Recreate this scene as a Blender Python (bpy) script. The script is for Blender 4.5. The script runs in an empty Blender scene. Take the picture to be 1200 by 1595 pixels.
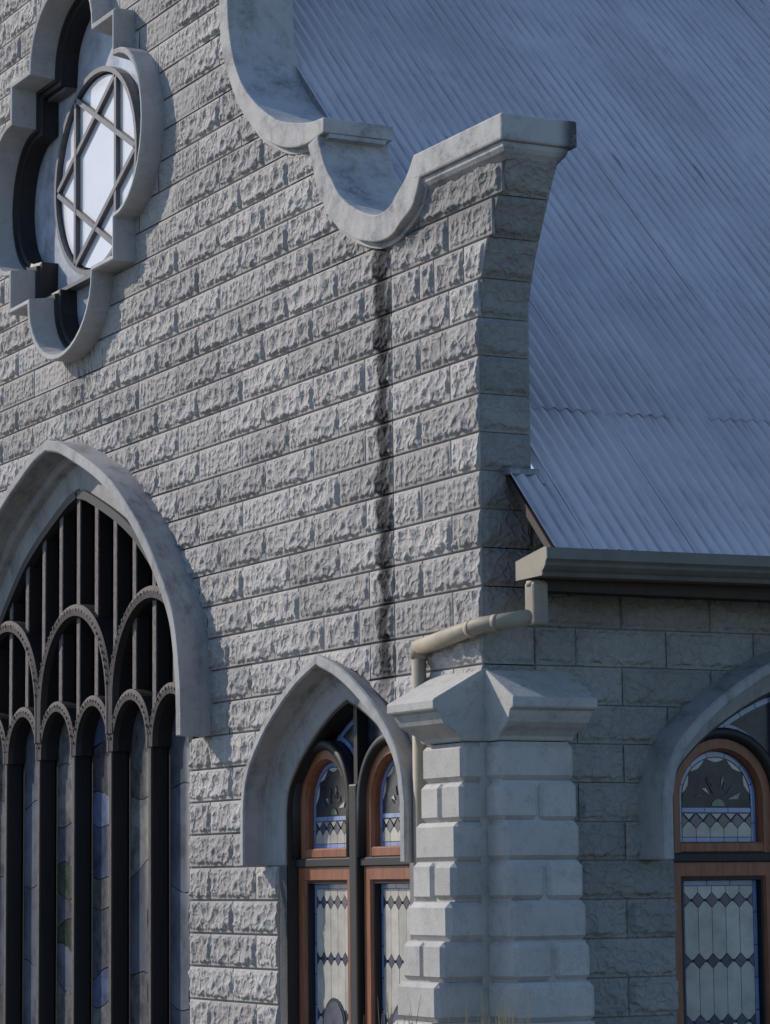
import bpy, bmesh, math, random
import numpy as np
from mathutils import Vector, Matrix
R = math.radians
random.seed(7)
S = bpy.context.scene
COL = S.collection

# ------------------------------------------------------------------ camera, sky, sun, exposure
cd = bpy.data.cameras.new('camera'); cam = bpy.data.objects.new('camera', cd); COL.objects.link(cam)
cd.sensor_fit = 'HORIZONTAL'; cd.sensor_width = 36.0; cd.lens = 135.325
cd.clip_start = 0.1; cd.clip_end = 3000
_a, _b, _c = -1.09771241, 0.127051271, -0.0101317993
fw = Vector((math.sin(_a)*math.cos(_b), math.cos(_a)*math.cos(_b), math.sin(_b)))
rt = Vector((math.cos(_a), -math.sin(_a), 0)); up = rt.cross(fw)
r2 = rt*math.cos(_c) + up*math.sin(_c); u2 = -rt*math.sin(_c) + up*math.cos(_c)
M = Matrix((r2, u2, -fw)).transposed().to_4x4(); M.translation = Vector((13.8785, -7.1603, -1.498))
cam.matrix_world = M
S.camera = cam
S.render.resolution_x = 770; S.render.resolution_y = 1024

SUN = Vector((-1.50, -1.0, 1.10)).normalized()            # direction towards the sun
elev = math.asin(SUN.z); azi = math.atan2(SUN.x, SUN.y)
w = bpy.data.worlds.new('World'); S.world = w; w.use_nodes = True
nt = w.node_tree; bg = nt.nodes['Background']
sky = nt.nodes.new('ShaderNodeTexSky'); sky.sky_type = 'NISHITA'; sky.sun_disc = False
sky.sun_elevation = elev; sky.sun_rotation = azi
sky.air_density = 1.0; sky.dust_density = 0.4; sky.ozone_density = 5.0
nt.links.new(sky.outputs[0], bg.inputs[0]); bg.inputs[1].default_value = 0.14
sl = bpy.data.lights.new('sun', 'SUN'); sl.energy = 3.7; sl.angle = R(0.6); sl.color = (1.0, 0.90, 0.79)
so = bpy.data.objects.new('sun', sl); COL.objects.link(so)
so.rotation_euler = SUN.to_track_quat('Z', 'Y').to_euler()
so.location = (-12, -10, 12)
S.view_settings.view_transform = 'Standard'; S.view_settings.look = 'None'
S.view_settings.gamma = 1.0; S.view_settings.use_curve_mapping = False
S.view_settings.exposure = -0.06

# ------------------------------------------------------------------ materials
def newmat(name):
    m = bpy.data.materials.new(name); m.use_nodes = True
    return m, m.node_tree.nodes, m.node_tree.links, m.node_tree.nodes['Principled BSDF']
def noise(N, L, co, scale, detail=4, rough=.6, sc=None):
    n = N.new('ShaderNodeTexNoise'); n.inputs['Scale'].default_value = scale
    n.inputs['Detail'].default_value = detail; n.inputs['Roughness'].default_value = rough
    if sc:
        mp = N.new('ShaderNodeMapping'); mp.inputs['Scale'].default_value = sc
        L.new(co, mp.inputs[0]); co = mp.outputs[0]
    L.new(co, n.inputs['Vector']); return n.outputs[0]
def ramp(N, L, v, a, b, c0=0.0, c1=1.0):
    r = N.new('ShaderNodeMapRange'); r.inputs[1].default_value = a; r.inputs[2].default_value = b
    r.inputs[3].default_value = c0; r.inputs[4].default_value = c1; r.interpolation_type = 'SMOOTHSTEP'
    L.new(v, r.inputs[0]); return r.outputs[0]
def math_(N, L, op, a, b):
    n = N.new('ShaderNodeMath'); n.operation = op
    for i, q in enumerate((a, b)):
        if isinstance(q, (int, float)): n.inputs[i].default_value = q
        elif q is not None: L.new(q, n.inputs[i])
    return n.outputs[0]
def mix(N, L, fac, a, b):
    n = N.new('ShaderNodeMix'); n.data_type = 'RGBA'
    if isinstance(fac, (int, float)): n.inputs[0].default_value = fac
    else: L.new(fac, n.inputs[0])
    for i, q in ((6, a), (7, b)):
        if isinstance(q, tuple): n.inputs[i].default_value = (*q, 1)
        else: L.new(q, n.inputs[i])
    return n.outputs[2]
def bump(N, L, B, h, strength=.3, dist=.01):
    b = N.new('ShaderNodeBump'); b.inputs['Strength'].default_value = strength; b.inputs['Distance'].default_value = dist
    L.new(h, b.inputs['Height']); L.new(b.outputs[0], B.inputs['Normal'])

def stone(name, base, dirt, stain=False, var=.1, blotch=.5, fine=.35, chisel=0.0):
    m, N, L, B = newmat(name)
    g = N.new('ShaderNodeNewGeometry'); P = g.outputs['Position']
    n1 = noise(N, L, P, 2.3, 5, .65); n2 = noise(N, L, P, 14, 5, .7); n3 = noise(N, L, P, 90, 3, .7)
    c = mix(N, L, ramp(N, L, n1, .35, .7), base, tuple(x*.80 for x in base))
    c = mix(N, L, ramp(N, L, n2, .48, .72, 0, blotch), c, dirt)
    c = mix(N, L, ramp(N, L, n3, .35, .75, 0, .35), c, tuple(min(1, x*1.35) for x in base))
    oi = N.new('ShaderNodeObjectInfo')
    hv = N.new('ShaderNodeHueSaturation'); L.new(c, hv.inputs['Color'])
    L.new(ramp(N, L, oi.outputs['Random'], 0, 1, 1-var, 1+var), hv.inputs['Value'])
    c = hv.outputs[0]
    if stain:                                             # the black run-off streak under the parapet dip
        sx = N.new('ShaderNodeSeparateXYZ'); L.new(P, sx.inputs[0])
        wob = math_(N, L, 'MULTIPLY', math_(N, L, 'SUBTRACT', noise(N, L, P, 3.2, 5, .75), .5), .24)
        dx = math_(N, L, 'ABSOLUTE', math_(N, L, 'ADD', math_(N, L, 'ADD', sx.outputs[0], .10), wob), None)
        core = ramp(N, L, dx, .03, .12, 1, 0)
        zz = math_(N, L, 'MULTIPLY', ramp(N, L, sx.outputs[2], -.65, -.3, 0, 1), ramp(N, L, sx.outputs[2], 2.02, 2.2, 1, 0))
        brk = ramp(N, L, noise(N, L, P, 6.5, 4, .7, (1, 1, .8)), .30, .46, .7, 1)
        f = math_(N, L, 'MULTIPLY', math_(N, L, 'MULTIPLY', core, zz), brk)
        c = mix(N, L, math_(N, L, 'MULTIPLY', f, .96), c, (.020, .021, .026))
        # grime sheltered under the rose window
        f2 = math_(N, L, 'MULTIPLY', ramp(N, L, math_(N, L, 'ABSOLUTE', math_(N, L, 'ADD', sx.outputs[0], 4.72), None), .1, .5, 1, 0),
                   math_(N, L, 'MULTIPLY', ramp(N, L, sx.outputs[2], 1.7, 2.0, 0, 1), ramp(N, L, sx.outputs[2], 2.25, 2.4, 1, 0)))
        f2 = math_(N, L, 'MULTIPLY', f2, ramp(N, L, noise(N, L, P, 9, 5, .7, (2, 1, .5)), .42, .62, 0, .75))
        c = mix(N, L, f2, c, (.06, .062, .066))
        f3 = math_(N, L, 'MULTIPLY', ramp(N, L, sx.outputs[0], .0, .2), ramp(N, L, math_(N, L, 'ADD', sx.outputs[2], math_(N, L, 'MULTIPLY', noise(N, L, P, 4, 4, .7), .3)), 1.95, 2.15))  # under the parapet shoulder: stain plus the coping's shadow, painted together
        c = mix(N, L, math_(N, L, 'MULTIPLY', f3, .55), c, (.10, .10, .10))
    L.new(c, B.inputs['Base Color']); B.inputs['Roughness'].default_value = .9
    B.inputs['Specular IOR Level'].default_value = .25
    hb = math_(N, L, 'ADD', n3, math_(N, L, 'MULTIPLY', n2, 1.2))
    if chisel:                                            # broken arrises left by the chisel, finer than the modelled hollows
        wv = N.new('ShaderNodeVectorMath'); wv.operation = 'MULTIPLY_ADD'
        nn = N.new('ShaderNodeTexNoise'); nn.inputs['Scale'].default_value = 11; nn.inputs['Detail'].default_value = 3; L.new(P, nn.inputs['Vector'])
        L.new(nn.outputs['Color'], wv.inputs[0]); wv.inputs[1].default_value = (.05, .05, .05); L.new(P, wv.inputs[2])
        vo = N.new('ShaderNodeTexVoronoi'); vo.feature = 'DISTANCE_TO_EDGE'; vo.inputs['Scale'].default_value = 17; L.new(wv.outputs[0], vo.inputs['Vector'])
        rd = ramp(N, L, vo.outputs['Distance'], 0, .22, 1, 0)
        if stain:                                         # the drafted margins of the front blocks stay smooth
            sm = N.new('ShaderNodeSeparateXYZ'); L.new(P, sm.inputs[0])
            rd = math_(N, L, 'MULTIPLY', rd, ramp(N, L, sm.outputs[1], -.011, -.005, 1, 0))
        b1 = N.new('ShaderNodeBump'); b1.inputs['Strength'].default_value = chisel; b1.inputs['Distance'].default_value = .014; L.new(rd, b1.inputs['Height'])
        b2 = N.new('ShaderNodeBump'); b2.inputs['Strength'].default_value = fine; b2.inputs['Distance'].default_value = .006; L.new(hb, b2.inputs['Height'])
        L.new(b1.outputs[0], b2.inputs['Normal']); L.new(b2.outputs[0], B.inputs['Normal'])
    else: bump(N, L, B, hb, fine, .006)
    return m
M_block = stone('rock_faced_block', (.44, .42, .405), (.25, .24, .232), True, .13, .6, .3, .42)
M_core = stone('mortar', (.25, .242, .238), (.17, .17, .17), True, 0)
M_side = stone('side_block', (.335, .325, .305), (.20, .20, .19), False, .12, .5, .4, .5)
M_smooth = stone('dressed_stone', (.50, .495, .485), (.28, .28, .285), False, .04, .45, .25)
M_butt = stone('buttress_render', (.53, .51, .485), (.33, .32, .305), False, .07, .7, .3)
M_cap = stone('buttress_cap_stone', (.50, .49, .465), (.24, .235, .225), False, .03, .6, .3)

def coping_mat():
    m, N, L, B = newmat('weathered_coping')
    g = N.new('ShaderNodeNewGeometry'); P = g.outputs['Position']
    n1 = noise(N, L, P, 4, 6, .75); n2 = noise(N, L, P, 22, 5, .8); n3 = noise(N, L, P, 90, 3, .7)
    c = mix(N, L, ramp(N, L, n1, .35, .7), (.54, .53, .515), (.42, .415, .41))
    c = mix(N, L, math_(N, L, 'MULTIPLY', ramp(N, L, n1, .44, .74), ramp(N, L, n2, .35, .65, .1, .8)), c, (.11, .11, .115))
    sx = N.new('ShaderNodeSeparateXYZ'); L.new(P, sx.inputs[0])      # black growth on the outer end of the shoulder
    f = math_(N, L, 'MULTIPLY', ramp(N, L, sx.outputs[1], .25, .34), ramp(N, L, sx.outputs[0], 1.05, 1.2))
    c = mix(N, L, math_(N, L, 'MULTIPLY', f, ramp(N, L, n2, .25, .5, .45, .9)), c, (.05, .052, .06))
    c = mix(N, L, ramp(N, L, n3, .5, .8, 0, .4), c, (.5, .49, .47))
    L.new(c, B.inputs['Base Color']); B.inputs['Roughness'].default_value = .9; B.inputs['Specular IOR Level'].default_value = .25
    bump(N, L, B, math_(N, L, 'ADD', n3, n2), .35, .008); return m
M_coping = coping_mat()
def hood_mat():
    m, N, L, B = newmat('stained_hood_stone')
    g = N.new('ShaderNodeNewGeometry'); P = g.outputs['Position']
    n1 = noise(N, L, P, 1.9, 6, .75); n2 = noise(N, L, P, 16, 5, .75); n3 = noise(N, L, P, 90, 3, .7)
    n4 = noise(N, L, P, 3.0, 5, .7, (1.6, 3.0, .55))
    c = mix(N, L, ramp(N, L, n1, .35, .7), (.47, .465, .455), (.36, .36, .36))
    c = mix(N, L, math_(N, L, 'MULTIPLY', ramp(N, L, n4, .44, .74), ramp(N, L, n2, .25, .65, .3, .75)), c, (.10, .10, .105))
    c = mix(N, L, ramp(N, L, n2, .5, .75, 0, .4), c, (.2, .2, .2))
    L.new(c, B.inputs['Base Color']); B.inputs['Roughness'].default_value = .88; B.inputs['Specular IOR Level'].default_value = .25
    bump(N, L, B, math_(N, L, 'ADD', n3, n2), .25, .006); return m
M_hood = hood_mat()

def wood(name, a, b, rough=.45, sc=(14, 14, 1.4)):
    m, N, L, B = newmat(name)
    t = N.new('ShaderNodeTexCoord'); P = t.outputs['Object']
    n = noise(N, L, P, 3, 6, .7, sc); n2 = noise(N, L, P, 40, 3, .6)
    c = mix(N, L, ramp(N, L, n, .3, .7), a, b)
    c = mix(N, L, ramp(N, L, n2, .55, .8, 0, .4), c, tuple(x*.5 for x in a))
    L.new(c, B.inputs['Base Color']); B.inputs['Roughness'].default_value = rough
    bump(N, L, B, n, .15, .004); return m
M_wood = wood('mahogany', (.36, .135, .062), (.21, .075, .036), .42)
M_dark = wood('dark_stained_wood', (.022, .019, .020), (.012, .011, .013), .55)
M_bar = wood('lit_weathered_tracery', (.23, .20, .195), (.06, .045, .042), .8, (30, 30, 9))
M_mull = wood('lit_weathered_mullion', (.15, .125, .12), (.03, .024, .025), .8, (40, 40, 5))
M_brown = wood('brown_board', (.045, .024, .017), (.025, .015, .012), .6)
M_frame = wood('painted_star_frame', (.17, .165, .175), (.10, .10, .11), .5)

def plain(name, c, rough=.5, met=0.0, spec=.5, nz=0.0, nscale=8, vary=.0):
    m, N, L, B = newmat(name)
    t = N.new('ShaderNodeTexCoord')
    n = noise(N, L, t.outputs['Object'], nscale, 5, .7)
    oi = N.new('ShaderNodeObjectInfo')
    cc = mix(N, L, ramp(N, L, n, .35, .72), tuple(min(1, x*(1+nz)) for x in c), tuple(x*(1-nz) for x in c))
    if vary:
        hv = N.new('ShaderNodeHueSaturation'); L.new(cc, hv.inputs['Color'])
        L.new(ramp(N, L, oi.outputs['Random'], 0, 1, 1-vary, 1+vary), hv.inputs['Value']); cc = hv.outputs[0]
    L.new(cc, B.inputs['Base Color']); B.inputs['Roughness'].default_value = rough
    B.inputs['Metallic'].default_value = met; B.inputs['Specular IOR Level'].default_value = spec
    return m
G_cream = plain('cream_glass', (.47, .455, .41), .22, 0, .5, .18, 6, .12)
G_loz = plain('slate_glass', (.06, .066, .11), .16, 0, .6, .3, 30, .3)
G_blue = plain('pale_blue_glass', (.22, .29, .52), .16, 0, .6, .15, 12, .12)
G_dark = plain('smoked_glass', (.036, .041, .056), .2, 0, .3, .5, 9, .3)
G_green = plain('green_glass', (.035, .13, .075), .15, 0, .6, .3, 20)
G_petal = plain('petal_glass', (.26, .26, .27), .18, 0, .6, .5, 22, .3)
G_opal = plain('opal_glass', (.86, .86, .88), .12, 0, .6, .03, 3, .02)
G_lead = plain('lead_came', (.035, .036, .045), .5, .3)
G_lead2 = plain('blue_lead', (.06, .07, .11), .4, .1)
G_bay = [plain('blue_grey_glass', (.105, .115, .145), .16, 0, .5, .4, 2.5, .2), plain('deep_blue_glass', (.08, .10, .17), .16, 0, .5, .4, 5, .3),
         plain('grey_glass', (.12, .12, .125), .16, 0, .5, .5, 7, .3), plain('olive_glass', (.055, .065, .05), .16, 0, .5, .4, 8, .3),
         plain('white_glass', (.32, .36, .44), .16, 0, .5, .1, 5), plain('violet_glass', (.085, .085, .105), .16, 0, .5, .4, 9, .3)]
G_lobe = plain('grey_blue_glass', (.50, .53, .60), .14, 0, .6, .35, 2.2)
M_louvre = plain('black_backing', (.012, .012, .015), .6, 0, .2)
M_gutter = plain('olive_gutter_paint', (.15, .145, .125), .45, 0, .4, .14, 7)
M_pipe = plain('beige_pipe_paint', (.34, .30, .235), .6, 0, .3, .16, 5)
M_lead = plain('lead_flashing', (.24, .25, .27), .55, .3, .4, .3, 20)
M_tar = plain('tarred_flashing', (.24, .245, .26), .8, 0, .2, .3, 20)
M_ground = plain('lawn_soil', (.11, .105, .095), .95, 0, .1, .3, 1.2)
M_straw = plain('dry_straw', (.52, .40, .22), .7, 0, .2, .3, 5)

def roofmat():
    m, N, L, B = newmat('galvanised_sheet')
    t = N.new('ShaderNodeTexCoord'); P = t.outputs['Object']
    g = N.new('ShaderNodeNewGeometry'); W_ = g.outputs['Position']
    n1 = noise(N, L, W_, .9, 5, .6); n2 = noise(N, L, P, 5, 5, .7, (9, .6, 1)); n3 = noise(N, L, W_, 30, 4, .7)
    n5 = noise(N, L, P, 3.2, 4, .75, (13, .35, 1)); n4 = noise(N, L, W_, 4, 5, .7)
    c = mix(N, L, ramp(N, L, n1, .35, .7), (.76, .69, .70), (.64, .58, .59))
    c = mix(N, L, ramp(N, L, n2, .5, .75, 0, .5), c, (.34, .35, .39))
    c = mix(N, L, ramp(N, L, n4, .56, .72, 0, .3), c, (.36, .365, .39))
    c = mix(N, L, ramp(N, L, n3, .58, .8, 0, .4), c, (.75, .75, .78))
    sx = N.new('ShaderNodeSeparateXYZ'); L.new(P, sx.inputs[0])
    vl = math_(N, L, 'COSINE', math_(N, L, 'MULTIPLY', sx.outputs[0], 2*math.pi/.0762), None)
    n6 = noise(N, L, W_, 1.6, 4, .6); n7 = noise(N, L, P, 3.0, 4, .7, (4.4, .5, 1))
    c = mix(N, L, math_(N, L, 'MULTIPLY', ramp(N, L, vl, -.95, -.1, 1, 0), math_(N, L, 'MULTIPLY', ramp(N, L, n6, .3, .6, .10, .55), ramp(N, L, n7, .35, .6, .3, 1))), c, (.25, .24, .25))  # rib shading painted into the valleys, broken up as dirt streaks
    c = mix(N, L, ramp(N, L, n5, .62, .72, 0, .7), c, (.075, .075, .085))
    oi = N.new('ShaderNodeObjectInfo')
    hv = N.new('ShaderNodeHueSaturation'); L.new(c, hv.inputs['Color'])
    L.new(ramp(N, L, oi.outputs['Random'], 0, 1, .95, 1.05), hv.inputs['Value'])
    L.new(hv.outputs[0], B.inputs['Base Color']); B.inputs['Roughness'].default_value = .5
    B.inputs['Metallic'].default_value = .08; B.inputs['Specular IOR Level'].default_value = .4
    bump(N, L, B, n3, .12, .004); return m
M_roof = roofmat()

# ------------------------------------------------------------------ helpers
def link(name, me, mat=None, parent=None, smooth=False):
    if mat and not me.materials: me.materials.append(mat)
    if smooth:
        for p in me.polygons: p.use_smooth = True
    o = bpy.data.objects.new(name, me); COL.objects.link(o)
    if parent: o.parent = parent
    return o
def thing(name, label, cat, loc=(0, 0, 0), rz=0.0, group=None):
    o = bpy.data.objects.new(name, None); COL.objects.link(o); o.empty_display_size = .2
    o.location = loc; o.rotation_euler = (0, 0, rz); o['label'] = label; o['category'] = cat; o['kind'] = 'thing'
    if group: o['group'] = group
    return o
def from_bm(bm, fix=True):
    if fix: bmesh.ops.recalc_face_normals(bm, faces=bm.faces)
    me = bpy.data.meshes.new('m'); bm.to_mesh(me); bm.free(); return me
def pyd(v, f, fix=True):
    me = bpy.data.meshes.new('m'); me.from_pydata(v, [], f); me.update()
    if fix:
        bm = bmesh.new(); bm.from_mesh(me); bmesh.ops.recalc_face_normals(bm, faces=bm.faces); bm.to_mesh(me); bm.free()
    return me
def box_bm(bm, x0, x1, y0, y1, z0, z1, bev=0.0, seg=1):
    r = bmesh.ops.create_cube(bm, size=1.0)
    vs = r['verts']
    for v in vs:
        v.co = Vector((x0 if v.co.x < 0 else x1, y0 if v.co.y < 0 else y1, z0 if v.co.z < 0 else z1))
    if bev:
        es = list({e for v in vs for e in v.link_edges})
        bmesh.ops.bevel(bm, geom=es, offset=bev, segments=seg, affect='EDGES', profile=.5)
def box(*a, **k):
    bm = bmesh.new(); box_bm(bm, *a, **k); return from_bm(bm)
def catmull(pts, n):
    P = [np.array(p, float) for p in pts]; P = [2*P[0]-P[1]] + P + [2*P[-1]-P[-2]]; out = []
    for i in range(1, len(P)-2):
        for k in range(n):
            t = k/n; a, b, c, d = P[i-1:i+3]
            out.append(.5*((2*b)+(-a+c)*t+(2*a-5*b+4*c-d)*t*t+(-a+3*b-3*c+d)*t**3))
    out.append(P[-2]); return np.array(out)
def resample(P, n):
    P = np.array(P, float); s = np.concatenate([[0], np.cumsum(np.linalg.norm(np.diff(P, axis=0), axis=1))])
    t = np.linspace(0, s[-1], n); return np.stack([np.interp(t, s, P[:, 0]), np.interp(t, s, P[:, 1])], 1)
def offset(P, off, closed=False):
    """offset polyline to the left-hand side (off>0) with mitred corners"""
    P = np.array(P, float); n = len(P); out = []
    for i in range(n):
        a = P[i-1] if (i > 0 or closed) else None; b = P[(i+1) % n] if (i < n-1 or closed) else None
        d0 = P[i]-a if a is not None else b-P[i]; d1 = b-P[i] if b is not None else d0
        d0 = d0/np.linalg.norm(d0); d1 = d1/np.linalg.norm(d1)
        n0 = np.array([-d0[1], d0[0]]); n1 = np.array([-d1[1], d1[0]]); nn = n0+n1; L2 = nn@nn
        nn = nn/max(L2, .5)*2
        out.append(P[i]+nn*off)
    return np.array(out)
def sweep(path, profile, closed=False):
    """profile: list of (offset, depth); path in (d,z); closed profile swept along the path"""
    rings = [offset(path, o, closed) for o, _ in profile]
    n = len(path); k = len(profile); v = []; f = []
    for i in range(n):
        for j in range(k): v.append((rings[j][i][0], profile[j][1], rings[j][i][1]))
    for i in range(n if closed else n-1):
        i2 = (i+1) % n
        for j in range(k):
            j2 = (j+1) % k; f.append((i*k+j, i*k+j2, i2*k+j2, i2*k+j))
    if not closed:
        f.append(tuple(range(k))); f.append(tuple((n-1)*k+j for j in range(k)))
    return pyd(v, f)
def prism(poly, y0, y1):
    n = len(poly); v = [(p[0], y0, p[1]) for p in poly]+[(p[0], y1, p[1]) for p in poly]
    f = [tuple(range(n)), tuple(range(2*n-1, n-1, -1))]+[(i, (i+1) % n, n+(i+1) % n, n+i) for i in range(n)]
    return pyd(v, f)
def holed(outer, holes, y0, y1):
    """plate with holes, outline in (x,z), from depth y0 to y1"""
    cu = bpy.data.curves.new('c', 'CURVE'); cu.dimensions = '2D'; cu.fill_mode = 'BOTH'; cu.extrude = (y1-y0)/2
    for P in [outer]+holes:
        sp = cu.splines.new('POLY'); sp.points.add(len(P)-1); sp.use_cyclic_u = True
        for q, p in zip(sp.points, P): q.co = (p[0], p[1], 0, 1)
    ob = bpy.data.objects.new('c', cu); COL.objects.link(ob)
    dg = bpy.context.evaluated_depsgraph_get(); dg.update()
    me = bpy.data.meshes.new_from_object(ob.evaluated_get(dg))
    bpy.data.objects.remove(ob); bpy.data.curves.remove(cu)
    me.materials.clear()
    ym = (y0+y1)/2
    for vv in me.vertices: vv.co = (vv.co.x, ym-vv.co.z, vv.co.y)
    bm = bmesh.new(); bm.from_mesh(me); bmesh.ops.remove_doubles(bm, verts=bm.verts, dist=1e-5)
    bmesh.ops.recalc_face_normals(bm, faces=bm.faces); bm.to_mesh(me); bm.free()
    return me
def tube(pts, r, seg=14):
    bm = bmesh.new(); P = [Vector(p) for p in pts]; rings = []
    for i, p in enumerate(P):
        d0 = (p-P[i-1]).normalized() if i else (P[1]-p).normalized()
        d1 = (P[i+1]-p).normalized() if i < len(P)-1 else d0
        t = (d0+d1).normalized(); c = max(.5, t.dot(d1))
        a = t.orthogonal().normalized() if not rings else (ref-t*ref.dot(t)).normalized()
        ref = a; b = t.cross(a)
        bis = (d1-d0)
        ring = []
        for k in range(seg):
            q = a*math.cos(2*math.pi*k/seg)*r + b*math.sin(2*math.pi*k/seg)*r
            if bis.length > 1e-4:
                n = bis.normalized(); q += n*q.dot(n)*(1/c-1)
            ring.append(bm.verts.new(p+q))
        rings.append(ring)
    for A, Bq in zip(rings, rings[1:]):
        for k in range(seg): bm.faces.new((A[k], A[(k+1) % seg], Bq[(k+1) % seg], Bq[k]))
    bm.faces.new(rings[0]); bm.faces.new(rings[-1]); return from_bm(bm)
def inside(x, z, poly):
    """vectorised point in polygon"""
    x = np.asarray(x); z = np.asarray(z); c = np.zeros(x.shape, bool); n = len(poly)
    for i in range(n):
        x0, z0 = poly[i-1]; x1, z1 = poly[i]
        if z0 == z1: continue
        cr = ((z0 > z) != (z1 > z)) & (x < (x1-x0)*(z-z0)/(z1-z0)+x0); c ^= cr
    return c

# ------------------------------------------------------------------ dimensions shared by wall and windows
H = .2; U = .332; XC = .975
ROSE = (-4.76, 3.485); BIG = -4.84; CW = -.70; SW = 1.92
def mirror(half):
    h = np.array(half); return np.concatenate([(h*[-1, 1])[::-1], h[1:]])
def arch(half, zb, n=6):
    c = catmull(half, n); c = np.vstack([c, [c[-1][0], zb]]) if abs(c[-1][1]-zb) > 1e-4 else c
    return mirror(c)                                       # runs left foot -> apex -> right foot: left side of travel = outside
big_half = [(0, 1.56), (.26, 1.51), (.55, 1.41), (.86, 1.29), (1.13, 1.165), (1.35, 1.035), (1.73, .75), (2.05, .43), (2.27, .13), (2.36, -.22), (2.38, -.45)]
big_out = arch(big_half, -.6)
cw_half = [(0, -.225), (.27, -.315), (.52, -.44), (.75, -.59), (.93, -.755), (1.02, -.90), (1.06, -1.07)]
cw_out = arch(cw_half, -1.4)
sw_out = cw_out*[.96, 1.0] + [0, -.0]
BIGO, CWO = .36, .24                                       # inset of the openings from the hood outlines
def opening(path, ins, zb, cx):
    p = offset(path, -ins); p = p.copy(); p[0][1] = zb; p[-1][1] = zb
    return [(x+cx, z) for x, z in p]
def stepped(path, ins, jamb, zb, cx):
    p = offset(path, -ins); q = [(x+cx, z) for x, z in p]
    return [(cx-jamb, zb), (cx-jamb, p[0][1])]+q+[(cx+jamb, p[-1][1]), (cx+jamb, zb)]
BJ, CJ = 2.02, .82
big_open = stepped(big_out, .11, BJ, -3.05, BIG); cw_open = stepped(cw_out, .10, CJ, -2.75, CW)
def rose_path():
    hx, hz, lx, lz, p = 1.03, .865, .64, .58, .5; pts = []
    N_ = 18
    arcs = [lambda t: (hx+p*math.cos(t), lz*math.sin(t)), lambda t: (lx*math.cos(t), hz+p*math.sin(t)),
            lambda t: (-hx-p*abs(math.cos(t)), lz*math.sin(t)), lambda t: (lx*math.cos(t), -hz-p*abs(math.sin(t)))]
    rng = [(-90, 90), (0, 180), (90, 270), (180, 360)]; cor = [(hx, hz), (-hx, hz), (-hx, -hz), (hx, -hz)]
    for a, (t0, t1), c in zip(arcs, rng, cor):
        for k in range(N_+1): pts.append(a(R(t0+(t1-t0)*k/N_)))
        pts.append(c)
    return np.array(pts)[::-1]                             # clockwise: left = outside
rose = rose_path()
rose_cull = [(x+ROSE[0], z+ROSE[1]) for x, z in offset(rose, -.03, True)]
def cull_path(path, ins, zb, cx, zlo):
    p = offset(path, -ins); return [(x+cx, z) for x, z in p]
big_cull = [(x+BIG, z) for x, z in offset(big_out, -.05)]; cw_cull = [(x+CW, z) for x, z in offset(cw_out, -.035)]
TOP = np.array([(-2.35, 7), (-2.14, 4.3), (-2.12, 3.9), (-2.07, 3.62), (-1.95, 3.40), (-1.78, 3.20), (-1.55, 3.03), (-1.23, 2.885), (-.9, 2.80), (-.82, 2.68), (-.71, 2.5), (-.55, 2.31), (-.31, 2.16), (-.07, 2.075), (.14, 2.09), (.33, 2.19), (.45, 2.3), (1.5, 2.3)])
def topz(x): return np.interp(x, TOP[:, 0], TOP[:, 1])
KX = [(.975, 1.30), (.978, 1.48), (1.048, 1.70), (1.156, 1.917), (1.228, 2.053), (1.31, 2.19), (1.33, 2.3)]
def kx(z): return np.interp(z, [k[1] for k in KX], [k[0] for k in KX])

# ------------------------------------------------------------------ ground
gm = bpy.data.meshes.new('m'); gm.from_pydata([(-400, -400, -3.1), (400, -400, -3.1), (400, 400, -3.1), (-400, 400, -3.1)], [], [(0, 1, 2, 3)])
gnd = link('ground', gm, M_ground); gnd['kind'] = 'structure'

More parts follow.
